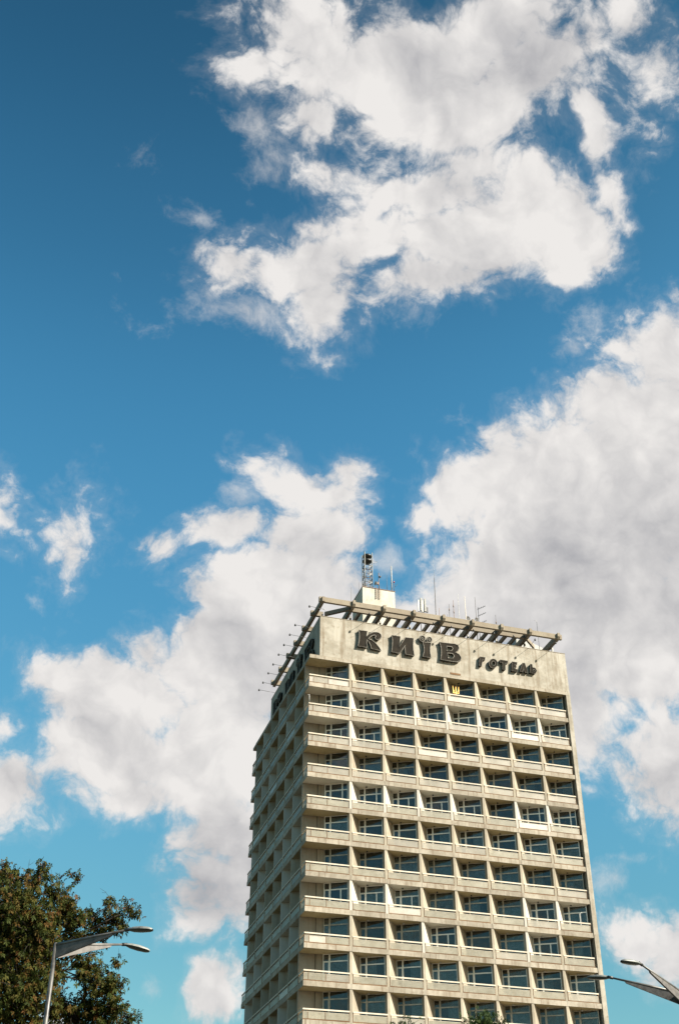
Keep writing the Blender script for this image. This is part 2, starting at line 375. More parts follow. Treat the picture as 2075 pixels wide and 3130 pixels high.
KIND = ['AAAAAAAA', 'BBBBBBBB', 'BBAAAAAA', 'AAAAAAAA', 'CCBBBACC', 'DDDDDDDD', 'AAAAAAAA', 'BBBAAABB', 'AAABAABA', 'DDDDDDDD', 'AAAAAAAA', 'AAAAAAAA']
shared = {}
def sh(key, fn):
    if key not in shared: shared[key] = fn()
    return shared[key]
def put(name, mesh, loc, parent=hotel, rotz=0.0):
    o = obj(name, mesh, None, parent); o.location = loc
    if rotz: o.rotation_euler = (0, 0, rotz)
    return o

# floor slabs, one piece for each bay, dark joints between them; a thin drip ledge runs along the top
def slab_mesh(x0, x1, y0, y1, lips):
    s = MB().box((x0, y0, 0), (x1, y1, TS-.05))
    s.box((x0+lips[0], y0+lips[1], TS-.05), (x1-lips[2], y1, TS))
    return s.mesh('floor_slab', M['slab'])
for r in range(0, ROWS+1):
    z = zc(r)
    if r > 0:
        put('floor_slab', sh('s0', lambda: slab_mesh(XL, -.006, 0, YW-.004, (.015, .015, 0))), (0, 0, z))
        for b in range(1, 8):
            put('floor_slab', sh('s1', lambda: slab_mesh(.006, W-.006, 0, 2.35, (0, .015, 0))), ((b-1)*W, random.uniform(-.014, .012), z+random.uniform(-.007, .007)))
        for k in range(7):
            y0 = YW if k == 0 else YL0 + k*W; y1 = YL0 + (k+1)*W if k < 6 else YEND
            put('floor_slab', sh(('sl', k), lambda: slab_mesh(XL, -1.8, y0+.006, y1-.006, (.015, 0, 0))), (random.uniform(-.006, .006), 0, z))

# partitions between the bays (saw-tooth in plan), ceilings, ceiling lamps, windows
PART = [(-.15,.03),(.07,.03),(1.22,1.50),(1.22,2.1),(1.02,2.1),(-.15,.50)]
pm = {k: MB().prism(PART, -2.58, 0).mesh('partition', M[k]) for k in ('part', 'part_new')}
cm = {k: MB().prism([(.07,.035),(W-.15,.035),(W-.15,.45),(1.24,1.54)], -.012, -.001).mesh('ceiling', M[k]) for k in ('ceil', 'ceil_new')}
cm0 = {k: MB().prism([(XL+.03,.035),(-.15,.035),(-.15,.45),(-2.0,1.5),(-2.0,YW-.01),(XL+.03,YW-.01)], -.012, -.001).mesh('ceiling', M[k]) for k in ('ceil', 'ceil_new')}
lampm = MB().lathe([(0,-.10),(.05,-.10),(.085,-.06),(.085,-.03),(.05,0)], 10).mesh('ceiling_lamp', M['dark'])
lampm2 = MB().lathe([(0,-.12),(.06,-.12),(.10,-.07),(.10,-.03),(.05,0)], 10).mesh('ceiling_lamp', M['white'])
# window in its own frame: x along the glazing, z up from the floor, y = depth
def window_parts(L, kind):
    Hh = H - TS; t = Hh - .64; f = .065; dx = L*.26
    fr = MB()
    fr.box((0, -.04, 0), (f, .04, Hh)); fr.box((L-f, -.04, 0), (L, .04, Hh)); fr.box((f, -.04, Hh-f), (L-f, .04, Hh)); fr.box((f, -.04, 0), (L-f, .04, f))
    fr.box((dx-.065, -.055, f), (dx+.065, .055, Hh-f))
    fr.box((f, -.04, t-.05), (dx-.05, .04, t+.05)); fr.box((dx+.05, -.04, t-.05), (L-f, .04, t+.05))
    fr.box((dx+.05, -.03, f), (L-f, .03, .72)); fr.box((dx+.05, -.045, .72), (L-f, .045, .79)); fr.box((f, -.03, f), (dx-.05, .03, .55))
    for q in (f, dx-.05-.05): fr.box((q, -.048, .55), (q+.05, -.005, t-.035))          # door leaf
    ms = None
    if kind in 'BC': ms = L*(.70 if kind == 'B' else .76); fr.box((ms-.05, -.05, .79), (ms+.05, .05, (Hh-f) if kind == 'C' else t-.035))
    panes = []
    def pane(n, x0, x1, z0, z1): panes.append((n, MB().box((x0, -.006, z0), (x1, .006, z1)).mesh(n, M['glass'])))
    pane('door_pane', f+.05, dx-.10, .55, t-.035)
    if kind in 'BC': pane('window_pane', dx+.05, ms-.035, .79, t-.035); pane('window_pane', ms+.035, L-f, .79, t-.035)
    else: pane('window_pane', dx+.05, L-f, .79, t-.035)
    pane('transom_pane', f, dx-.05, t+.035, Hh-f)
    if kind == 'C': pane('transom_pane', dx+.05, ms-.035, t+.035, Hh-f); pane('transom_pane', ms+.035, L-f, t+.035, Hh-f)
    else: pane('transom_pane', dx+.05, L-f, t+.035, Hh-f)
    return fr.mesh('window', M['frame'] if kind == 'A' else M['frame_new']), panes
def curtain_mesh(L, x0, x1, seed):
    rnd = random.Random(seed); n = int((x1-x0)*L/.035); V = []; F = []
    for i in range(n+1):
        t = i/n; x = (x0+(x1-x0)*t)*L; y = .16 + .022*math.sin(i*1.05+rnd.random()*.7) + .012*math.sin(i*.37)
        V += [(x, y, .08), (x, y, 1.0), (x, y, 2.44)]
    for i in range(n): F += [(3*i, 3*i+3, 3*i+4, 3*i+1), (3*i+1, 3*i+4, 3*i+5, 3*i+2)]
    return MB().add(V, F, 0, True).mesh('curtain', M['curtain'])
P0, P1 = Vector((1.235, 1.53)), Vector((W-.14, .44))
LW = (P1-P0).length; AW = math.atan2((P1-P0).y, (P1-P0).x)
Q0, Q1 = Vector((-2.02, 1.54)), Vector((-.14, .44)); LQ = (Q1-Q0).length; AQ = math.atan2((Q1-Q0).y, (Q1-Q0).x)
rw = random.Random(21)
def place_window(kind, L, x, y, zfloor, ang):
    fm, panes = sh(('w', kind, round(L, 3)), lambda: window_parts(L, kind))
    w_ = put('window', fm, (x, y, zfloor), hotel, ang + rw.gauss(0, .012))
    for n, me in panes: obj(n, me, None, w_)
    return w_
curt = [sh(('c', i), lambda: curtain_mesh(LW, a, b, i)) for i, (a, b) in enumerate(((.03,.97),(.28,.96),(.30,.66),(.55,.97),(.04,.24)))]
rc = random.Random(3)
for r in range(ROWS):
    z = zc(r); zf = zc(r+1) + TS
    for b in range(8):
        k = KIND[r][b]; new = k in 'BC'
        x0 = (b-1)*W
        if b == 0:
            put('ceiling', cm0['ceil_new' if new else 'ceil'], (0, 0, z))
            place_window(k, LQ, Q0.x, Q0.y, zf, AQ)
        else:
            put('partition', pm['part_new' if new else 'part'], (x0, 0, z-.001))
            put('ceiling', cm['ceil_new' if new else 'ceil'], (x0, 0, z))
            put('ceiling_lamp', lampm if r < 8 else lampm2, (x0+1.72, .78, z-.012))
            place_window(k, LW, x0+P0.x, P0.y, zf, AW)
        # curtains
        odds = (.5, .4, .5, .65, .55, .8, .85, .6, .85, .9, .85, .8)[r]
        if rc.random() < odds:
            me = curt[rc.choice((0, 0, 1, 1, 2, 3)) if r > 4 else rc.choice((1, 2, 3))]
            o = put('curtain', me, ((x0+P0.x, P0.y, zf) if b else (Q0.x, Q0.y, zf)), None, AW if b else AQ)
            tag(o, 'pale sheer curtain hanging behind a balcony window of the hotel', 'curtain', 'curtains behind the hotel windows')
fm1 = MB().prism([(.09,.10),(W-.17,.10),(W-.17,.42),(1.24,1.50)], 0, .016).mesh('bounce_floor', M['floor'])  # thin added layer that reflects light up to the ceilings
fm0 = MB().prism([(XL+.12,.10),(-.17,.10),(-.17,.42),(-2.0,1.48),(-2.0,YW-.06),(XL+.12,YW-.01)], 0, .016).mesh('bounce_floor', M['floor'])
for r in range(1, ROWS+1):
    put('bounce_floor', fm0, (0, 0, zc(r)+TS+.008))
    for b in range(1, 8): put('bounce_floor', fm1, ((b-1)*W, 0, zc(r)+TS+.008))
# wall of the corner bay, in two sheets with a groove between them
wa = MB().box((XL+.004, YW, -2.58), (-2.70, YW+.16, 0)).mesh('corner_wall', M['wall'])
wb = MB().box((-2.64, YW-.05, -2.58), (-1.98, YW+.16, 0)).mesh('corner_wall', M['wall'])
wg = MB().box((-2.70, YW+.05, -2.58), (-2.64, YW+.15, 0)).mesh('wall_groove', M['core'])
for r in range(ROWS):
    for me in (wa, wb, wg): put(me.name.split('.')[0], me, (0, 0, zc(r)-.001))

# balcony railings: handrail, glazed panels, posts, rusty bottom rail (x along, z from the slab top)
def railing_mesh(L, posts):
    s = MB()
    for t in posts: s.box((t-.022, .0, .0), (t+.022, .045, .75))
    s.box((0, -.005, .005), (L, .05, .085)); return s.mesh('balcony_railing', M['rust'])
def handrail_mesh(L): return MB().box((-.01, -.045, .75), (L+.01, .06, .86)).mesh('handrail', M['rail'])
def panel_mesh(L0, L1, m_): return MB().box((L0+.025, .012, .10), (L1-.025, .028, .605)).mesh('railing_panel', M[m_])
def frame_mesh(L0, L1):
    s = MB()
    for a, b in (((L0+.0, 0, .07), (L0+.03, .04, .62)), ((L1-.03, 0, .07), (L1, .04, .62)), ((L0+.03, .0, .60), (L1-.03, .04, .625))): s.box(a, b)
    return s.mesh('panel_frame', M['rail'])
rp = random.Random(5)
def railing(L, cuts, x, y, z, ang, r):
    ra = put('balcony_railing', sh(('rl', L), lambda: railing_mesh(L, [.022] + cuts + [L-.022])), (x, y, z), hotel, ang + rp.gauss(0, .003))
    ra.rotation_euler[1] = rp.gauss(0, .0025)
    obj('handrail', sh(('hr', L), lambda: handrail_mesh(L)), None, ra)
    ends = [0.03] + cuts + [L-.03]
    obj('panel_frame', sh(('fr', L), lambda: frame_mesh(.03, L-.03)), None, ra)
    for a, b in zip(ends[:-1], ends[1:]):
        m_ = 'panel_low' if (r >= 5 and rp.random() < .75) else ('panel_solid' if rp.random() < .14 else 'panel')
        obj('railing_panel', sh(('pn', L, a, m_), lambda: panel_mesh(a, b, m_)), None, ra)
LR = W - .13 - .16
for r in range(1, ROWS+1):
    z = zc(r) + TS
    for b in range(1, 8): railing(LR, [], (b-1)*W+.13, .05, z, 0, r)
    railing(3.93, [.42, 1.9], XL+.02, .05, z, 0, r)
    railing(1.52, [], XL+.05, 1.62, z, -math.pi/2, r)
    for k in range(6): railing(W-.2, [], XL+.05, YL0+(k+1)*W-.16, z, -math.pi/2, r)
    railing(1.5, [], XL+.05, YEND-.03, z, -math.pi/2, r)

# left (shaded) side: partitions facing the street, windows turned away
PL = [(XL+.03, W-.10), (XL+.03, W+.10), (XL+.35, W+.10), (-1.9, W-.85), (-1.9, W-1.30), (-2.62, W-1.22)]
plm = {k: MB().prism(PL, -2.58, 0).mesh('partition', M[k]) for k in ('part', 'part_new')}
cl = {k: MB().prism([(XL+.03, .10), (XL+.03, W-.11), (-2.63, W-1.22), (-3.6, .10)], -.012, -.001).mesh('ceiling', M[k]) for k in ('ceil', 'ceil_new')}
V0, V1 = Vector((-3.62, .12)), Vector((-2.64, W-1.24)); LV = (V1-V0).length; AV = math.atan2(-(V1-V0).y, -(V1-V0).x)
rl = random.Random(9)
for r in range(ROWS):
    for k in range(6):
        new = rl.random() < .35; y0 = YL0 + k*W
        put('partition', plm['part_new' if new else 'part'], (0, y0, zc(r)-.001))
        put('ceiling', cl['ceil_new' if new else 'ceil'], (0, y0, zc(r)))
        fm = sh(('wl', 0), lambda: window_parts(LV, 'A'))
        w_ = put('window', fm[0], (V1.x, y0+V1.y, zc(r+1)+TS), hotel, AV)
        for n, me in fm[1]:
            if n == 'window_pane': obj('window_pane', me, None, w_)
    put('end_wall_panel', sh('ew', lambda: MB().box((XL+.35, YL0+6*W+.12, -2.58), (-1.9, YEND-.6, 0)).mesh('end_wall_panel', M['wall'])), (0, 0, zc(r)-.001))

# core behind the rooms, end wall, lower storeys
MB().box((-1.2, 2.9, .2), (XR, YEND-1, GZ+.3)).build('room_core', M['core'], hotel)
e = MB().box((XR+.09, .02, .14), (XR+.54, YEND-1.0, GZ+.46)); e.build('end_wall', M['fascia'], hotel)
lo = MB(); zl = zc(ROWS)
lo.box((XL+.3, .3, .14), (XR, YEND-.3, 6.0)); lo.box((-2.6, 1.6, 6.0), (XR, YEND-1.2, zl-.01))
for r in range(ROWS+1, 17): lo.box((XL, 0, zc(r)), (XR, YEND, zc(r)+TS))
lo.build('lower_storeys', M['wall'], hotel)

# cornice, fascia and roof deck
YF = .10; XF = -3.08; ZT = 4.79
cor = MB().prism([(XL, -.02), (XR+.07, -.02), (XR+.07, YF+.2), (XR+.07, 2.4), (-1.8, 2.4), (-1.8, YEND), (XL, YEND)], 0, .30)
cor.build('cornice', M['slab'], hotel).location.z = GZ
MB().prism([(XL+.03, .012), (XR+.06, .012), (XR+.06, YF+.1), (XF+.1, YF+.1), (XF+.1, YEND-1), (XL+.03, YEND-1)], .302, .40).build('cornice_cap', M['slab'], hotel).location.z = GZ
fa = MB().box((XF, YF, .403), (XR+.54, YF+.30, ZT)); fa.box((XR+.085, .012, -.02), (XR+.54, YF-.002, .47))
fa.build('fascia_wall', M['fascia'], hotel).location.z = GZ
fl_ = MB().box((XF, YF+.302, .403), (XF+.28, 19.45, ZT)); fl_.box((XF+.282, 19.2, .403), (XR+.5, 19.44, ZT-.02)); fl_.box((XR+.25, YF+.302, .47), (XR+.5, 19.19, ZT-.01))
fl_.build('side_fascia_wall', M['fascia'], hotel).location.z = GZ
MB().box((XF+.285, YF+.305, 3.55), (XR+.24, 19.19, 3.7)).build('roof_deck', M['roof'], hotel).location.z = GZ
MB().box((XF-.02, YF-.025, ZT+.002), (XR+.56, YF+.32, ZT+.06)).build('coping', M['beam'], hotel).location.z = GZ
MB().box((XF-.02, YF+.325, ZT+.002), (XF+.30, 19.47, ZT+.06)).build('coping', M['beam'], hotel).location.z = GZ
pb = zoomed(1160, 2030, 4.462)
q_ = at(*pb(1035, 122), 1, 0.0)
MB().box((-.55, -.03, -.10), (.55, -.003, .10)).build('vent_plate', M['rust'], hotel).location = (q_.x, YF, GZ+.58)

# ------------------------------------------------------------------ roof pergola (part of the tower)
A_ = zoomed(740, 1800, 4.3556); K_ = zoomed(1400, 1880, 4.612); M_ = zoomed(1080, 1840, 4.612); Z_ = zoomed(1040, 1670, 5.6); Q_ = zoomed(1280, 1700, 3.92)
XB = [-3.02 + 3.17*k for k in range(9)]
PZ, PY = .64, 1.0                 # the pergola floats clear of the parapet, its shadow passes over the fascia
def part(name, mb, mat): o = mb.build(name, mat, hotel); o.location.z = GZ; return o
part('pergola_beam', MB().box((-3.40, -1.60+PY, 5.42+PZ), (XB[8]+.42, -1.32+PY, 5.96+PZ)), M['beam'])
part('pergola_beam', MB().box((XB[1]-.16, -.64+PY, 5.42+PZ), (XB[7]+.16, -.38+PY, 5.94+PZ)), M['beam'])
part('pergola_beam', MB().box((-3.15, -1.78+PY, 5.38+PZ), (-2.87, 18.75, 5.90+PZ)), M['beam'])
for k in range(1, 9):
    b_ = MB(); y1 = 4.2 if k < 8 else 3.2
    b_.add([(XB[k]+sx, y, z+PZ) for sx in (-.14, .14) for y, z in ((-1.80+PY, 5.62), (-1.62+PY, 5.36), (y1, 5.36), (y1, 5.99), (-1.80+PY, 6.02))],
           [(0,1,2,3,4), (9,8,7,6,5), (0,5,6,1), (1,6,7,2), (2,7,8,3), (3,8,9,4), (4,9,5,0)])
    part('pergola_bracket', b_, M['beam'])
    part('pergola_post', MB().box((XB[k]+.15, 1.30, 3.7), (XB[k]+.31, 1.46, 5.40+PZ)), M['antenna'])
for k in range(1, 7):
    for j in (1, 2):
        x = XB[k] + 3.17*j/3
        part('pergola_rafter', MB().box((x-.11, -.36+PY, 5.44+PZ), (x+.11, 4.2, 5.84+PZ)), M['beam'])
for k, py_ in enumerate(((970,340),(850,540),(740,735),(640,905),(540,1085),(440,1260))):
    y = at(*A_(*py_), 2, 5.6+PZ).y
    part('pergola_bracket', MB().box((-3.46, y-.20, 5.40+PZ), (-2.2, y+.12, 5.92+PZ)), M['beam'])
    part('pergola_post', MB().box((-2.45, y-.1, 3.7), (-2.28, y+.06, 5.38+PZ)), M['beam'])
part('pergola_brace', MB().bar((XB[1]-.15, -.75+PY, 5.62+PZ), (-2.05, 1.05+PY, 5.62+PZ), .24, .42), M['beam'])
part('pergola_brace', MB().bar((XB[7]+.15, -.35+PY, 5.62+PZ), (20.8, 1.1+PY, 5.62+PZ), .2, .4), M['beam'])
# stair tower on the roof
tl = at(*Z_(380, 690), 1, 4.5); tr_ = at(*Z_(930, 765), 1, 4.5); TX0, TX1, TZ = tl.x, tr_.x, tl.z - GZ
st = part('stair_tower', MB().box((TX0, 4.5, 3.7), (TX1, 8.0, TZ)), weathered('stair_tower_render', (.46,.44,.39), (.39,.365,.31), (.25,.21,.155), vary=0, streak=.5, blotch=.7))
cp = MB().box((TX0-.04, 4.46, TZ+.002), (TX1+.04, 8.04, TZ+.07)).build('tower_coping', M['redsteel'], st)
# white sheet-metal hatch on the roof
hk = at(*K_(960, 350), 1, 3.0); hr = at(*K_(1200, 475), 1, 3.0)
hatch = MB().add([(hk.x-1.2, 3, GZ+3.7), (hr.x+.2, 3, GZ+3.7), (hr.x+.1, 3, hr.z), (hk.x, 3, hk.z), (hk.x-1.2, 3, hk.z-.1),
                  (hk.x-1.2, 6, GZ+3.7), (hr.x+.2, 6, GZ+3.7), (hr.x+.1, 6, hr.z), (hk.x, 6, hk.z), (hk.x-1.2, 6, hk.z-.1)],
                 [(0,1,2,3,4), (9,8,7,6,5), (0,5,6,1), (1,6,7,2), (2,7,8,3), (3,8,9,4), (4,9,5,0)]).build('roof_hatch', M['antenna'])
tag(hatch, 'white sheet-metal roof hatch with sloping top at the far end of the pergola', 'roof hatch')
# concrete lift housing seen through the pergola
lh = MB().box((XB[1]+.45, 3.0, GZ+3.7), (XB[1]+2.1, 4.1, GZ+5.9)); lh.box((XB[1]+.4, 2.95, GZ+5.9), (XB[1]+2.15, 4.15, GZ+5.99))
tag(lh.build('vent_housing', M['plate']), 'grey vent housing under the pergola below the stair tower', 'vent housing')
lh = MB().box((XB[3]+.55, 2.3, GZ+3.7), (XB[3]+1.35, 3.2, GZ+5.85)); lh.box((XB[3]+.5, 2.25, GZ+5.85), (XB[3]+1.4, 3.25, GZ+5.96))
tag(lh.build('vent_housing', M['beam']), 'beige vent housing under the pergola above the big letters', 'vent housing')

# ------------------------------------------------------------------ floodlights on rods round the parapet
def floodlight(base, tip, label, group):
    t = thing('floodlight', label, 'floodlight', base, group)
    b, q = Vector((0, 0, 0)), Vector(tip)-Vector(base)
    MB().tube([b, q], .018, 6).build('rod', M['dark'], t)
    d = q.normalized()
    MB().lathe([(0, -.10), (.05, -.09), (.085, .0), (.09, .12), (0, .12)], 10, q, (0, 0, -1)).build('lamp_head', M['dark'], t)
    MB().box((-.05, -.05, -.05), (.05, .05, .03)).build('clamp', M['steel'], t)
for px_ in ((897,230),(708,478),(635,607),(558,743),(487,872),(415,1002),(350,1120),(280,1245),(227,1343)):
    q = at(*A_(*px_), 2, 5.0)
    floodlight((XF+.1, q.y, GZ+4.90), q, 'small black floodlight on a thin rod over the shaded side of the tower', 'floodlights over the shaded side')
for f_, px_ in ((M_,(225,165)),(M_,(475,215)),(M_,(810,262)),(M_,(1125,300)),(M_,(1380,350)),(K_,(215,212)),(K_,(500,255)),(K_,(780,295)),(K_,(1080,345)),(K_,(1370,390))):
    q = at(*f_(*px_), 2, 5.1)
    floodlight((q.x, YF+.1, GZ+4.90), q, 'small black floodlight on a thin rod over the lettered fascia', 'floodlights over the lettered fascia')

# ------------------------------------------------------------------ aerials on the roof
def aerial(name, label, top_px, y, base_z, rad=.03, mat='steel', extra=None, cat='antenna', group=None):
    q = at(*top_px, 1, y)
    t = thing(name, label, cat, (q.x, y, GZ+base_z), group)
    h = q.z - GZ - base_z
    MB().tube([(0, 0, 0), (0, 0, h*.55), (0, 0, h)], [rad*1.35, rad*1.2, rad*.7], 6).build('mast', M[mat], t)
    MB().box((-.12, -.12, 0), (.12, .12, .06)).build('foot', M['dark'], t)
    if extra: extra(t, h)
    return t
def whip(t, h): MB().tube([(0, 0, h), (.01, 0, h+2.6)], [.012, .006], 5).build('whip', M['white'], t)
def collar(*hs):
    def fn(t, h):
        for k in hs: MB().tube([(0, 0, h*k-.12), (0, 0, h*k+.12)], .055, 8).build('collar', M['redsteel'], t)
    return fn
def yagi(t, h):
    for k, zz in enumerate((.96, .84, .70)):
        b = MB().bar((-.12, 0, h*zz), (.78, -.25, h*zz+.42), .03, .03)
        for j in range(4): b.bar((.05+.19*j, -.35-.06*j, h*zz+.06+.10*j), (.05+.19*j, .25-.06*j, h*zz+.06+.10*j), .014, .014)
        b.build('boom', M['dark'], t)
def panels(t, h):
    MB().box((-.10, -.30, h-1.5), (.10, -.14, h+.05)).build('panel_antenna', M['antenna'], t)
    MB().box((-.34, -.22, h-1.55), (-.14, -.06, h-.2)).build('radio_box', M['steel'], t)
    MB().box((.14, -.20, h-1.5), (.34, -.06, h-.9)).build('radio_box', M['dark'], t)
aerial('mast_antenna', 'tall slim mast with white whip standing behind the big letters', Q_(182, 262), 6, 3.7, .045, 'plate', whip)
aerial('panel_antenna_mast', 'short mast with white panel antenna on the stair tower side of its twin', Q_(14, 520), 3.5, 3.7, .04, 'dark', panels)
aerial('panel_antenna_mast', 'short mast with white panel antenna next to the tall slim mast', Q_(60, 530), 3.5, 3.7, .04, 'dark', panels)
aerial('rod_antenna', 'thin bare rod antenna right beside the tall slim mast', Q_(240, 622), 3, 3.7, .028, 'redsteel')
aerial('rod_antenna', 'rod antenna with one collar between the bare rod and the red collared one', Q_(358, 575), 3, 3.7, .032, 'plate', collar(.9))
aerial('rod_antenna', 'rod antenna with two red collars next to the long pale whip', Q_(408, 528), 3, 3.7, .03, 'redsteel', collar(.8, .9))
aerial('rod_antenna', 'long pale rod antenna without collars in the middle of the antenna row', Q_(465, 455), 3, 3.7, .03, 'white')
aerial('rod_antenna', 'pale rod antenna with a dark joint halfway up, left of the black dishes', Q_(545, 480), 3, 3.7, .034, 'rail', collar(.62))
aerial('rod_antenna', 'dark slanting-looking rod antenna standing next to the branched aerial', Q_(668, 492), 3, 3.7, .03, 'plate')
aerial('yagi_antenna', 'branched aerial with three upward slanting booms on one mast', Q_(705, 612), 3, 3.7, .035, 'dark', yagi)
aerial('rod_antenna', 'short thin rod antenna alone between branched aerial and roof corner', Q_(915, 702), 3, 3.7, .025, 'plate', collar(.85))
aerial('rod_antenna', 'thin bent-topped rod by the end bracket of the pergola', Q_(1408, 790), 2, 3.7, .022, 'dark', lambda t, h: MB().tube([(0,0,h),(-.12,0,h+.12),(-.3,0,h+.12)], .012, 5).build('bent_tip', M['steel'], t))
aerial('rod_antenna', 'stubby bare rod antenna with a fork, left of the collared rods', Q_(303, 690), 3, 3.7, .022, 'plate', lambda t, h: MB().tube([(.35,0,h-1.2),(.35,0,h)], .018, 5).build('fork', M['plate'], t))
for px_, lb in (((580, 755), 'black dish antenna left of the branched aerial, near the pale jointed rod'), ((682, 770), 'black dish antenna right at the foot of the branched aerial')):
    q = at(*Q_(*px_), 1, 2.2); t = thing('dish_antenna', lb, 'antenna', (q.x, 2.2, GZ+3.7))
    h = q.z - GZ - 3.7
    MB().tube([(0, 0, 0), (0, 0, h)], .03, 6).build('mast', M['dark'], t)
    MB().lathe([(0, 0), (.12, .02), (.22, .08), (.27, .16), (.25, .16), (.12, .06), (0, .04)], 14, (0, -.05, h), (.3, -1, .1)).build('dish', M['dark'], t)

# lattice mast with twin drums on the stair tower
ml = at(*Z_(418, 690), 1, 5.2); mr_ = at(*Z_(545, 690), 1, 5.2); mt = at(*Z_(480, 112), 1, 5.2)
cx = (ml.x+mr_.x)/2; hw = (mr_.x-ml.x)/2; zb = TZ+.07; mh = mt.z - GZ - zb
lat = thing('lattice_mast', 'red and white lattice mast carrying two stacked black drums on the stair tower', 'mast', (cx, 5.5, GZ+zb))
cor4 = [(-hw, -hw), (hw, -hw), (hw, hw), (-hw, hw)]
for x, y in cor4: MB().tube([(x, y, 0), (x, y, mh)], .048, 6).build('leg', M['antenna'], lat)
nb = 6
for i in range(nb):
    z0, z1 = mh*.66*i/nb, mh*.66*(i+1)/nb
    b = MB()
    for j in range(4):
        p_, q_ = cor4[j], cor4[(j+1) % 4]
        b.tube([(*p_, z1), (*q_, z1)], .028, 5); b.tube([(*(p_ if i % 2 else q_), z0), (*(q_ if i % 2 else p_), z1)], .024, 5)
    b.build('bracing', M['redsteel'] if i in (2, 4) else M['white'], lat)
b = MB()
for j in range(4): b.tube([(*cor4[j], mh*.66), (*cor4[(j+1) % 4], mh*.66)], .04, 5)
b.build('platform', M['dark'], lat)
dr = [(0, -.25), (.06, -.24), (.16, -.12), (.36, -.05), (.38, .05), (.36, .14), (.2, .2), (.0, .22)]
for zz in (.795, .925): MB().lathe([(r_*hw*1.15/.36, h_*1.15) for r_, h_ in dr], 18, (0, 0, mh*zz)).build('drum', M['dark'], lat)
MB().tube([(hw, -hw, mh*.70), (hw+.62, -hw-.1, mh*.77), (hw, -hw, mh*.79)], .016, 5).build('side_arm', M['white'], lat)
MB().tube([(-hw-.1, -hw, mh*.30), (-hw-.1, -hw, mh*1.02)], .014, 5).build('cable', M['dark'], lat)
# pole with small dish, ladder, white rod pole, whip, obstruction lamp on the stair tower
q = at(*Z_(655, 455), 1, 4.7); dp = thing('dish_pole', 'rusty pole with a small white dish and a dark horn on the stair tower edge', 'antenna', (q.x, 4.7, GZ+zb))
h = q.z-GZ-zb
MB().tube([(0, 0, 0), (0, 0, h)], .04, 6).build('mast', M['redsteel'], dp)
MB().lathe([(0, 0), (.1, .02), (.2, .07), (.24, .13), (.22, .13), (.1, .05), (0, .03)], 14, (-.28, -.05, h*.33), (-1, -.25, .0)).build('dish', M['white'], dp)
MB().box((-.2, -.12, h*.28), (-.02, .04, h*.42)).build('junction_box', M['redsteel'], dp)
MB().lathe([(0, 0), (.05, .02), (.15, .2), (0, .2)], 10, (.02, -.02, h*.80), (.6, -.2, -.4)).build('horn', M['plate'], dp)
q0 = at(*Z_(610, 900), 1, 4.5); q1 = at(*Z_(665, 740), 1, 4.5)
ld = thing('wall_ladder', 'rusty steel ladder fixed to the sunlit face of the stair tower', 'ladder', (q0.x, 4.42, q0.z))
lw, lh_ = q1.x-q0.x, q1.z-q0.z
for x in (0, lw): MB().bar((x, 0, 0), (x, 0, lh_+.3), .04, .04).build('stile', M['redsteel'], ld)
for i in range(5): MB().bar((.02, 0, .12+lh_*i/5), (lw-.02, 0, .12+lh_*i/5), .03, .03).build('rung', M['redsteel'], ld)
for x in (0, lw): MB().bar((x, 0, .05), (x, .08, .05), .03, .03).build('bracket', M['redsteel'], ld)
q = at(*Z_(870, 342), 1, 4.7); wp_ = thing('rod_pole', 'white pole with short cross rungs on the stair tower edge', 'antenna', (q.x, 4.7, GZ+zb)); h = q.z-GZ-zb
MB().tube([(0, 0, 0), (0, 0, h)], .06, 8).build('mast', M['white'], wp_)
for k in (.9, .7, .5, .3): MB().tube([(-.08, 0, h*k), (.3, -.02, h*k)], .014, 5).build('rung', M['plate'], wp_)
q = at(*Z_(792, 482), 1, 4.7); aerial('rod_antenna', 'thin whip on the stair tower between dish pole and white pole', Z_(792, 482), 4.7, zb, .016, 'plate')
q = at(*Z_(915, 610), 1, 4.7); ob = thing('obstruction_lamp', 'small red warning lamp on a post at the stair tower corner', 'lamp', (q.x, 4.7, GZ+zb)); h = q.z-GZ-zb
MB().tube([(0, 0, 0), (0, 0, h-.08)], .02, 6).build('post', M['plate'], ob)
MB().lathe([(0, -.1), (.07, -.1), (.08, .02), (.04, .1), (0, .11)], 10, (0, 0, h)).build('lens', plain('red_glass', (.35,.04,.03), .3), ob)
MB().tube([(0, 0, h*.45), (.42, -.02, h*.85)], .018, 5).build('side_rod', M['dark'], ob)
for px_, yy, lb in (((185, 700), 9.0, 'thin rod antenna behind the diagonal pergola brace'), ((318, 620), 9.5, 'thin rod antenna directly behind the shaded face of the stair tower')):
    aerial('rod_antenna', lb, Z_(*px_), yy, 3.7, .018, 'plate')

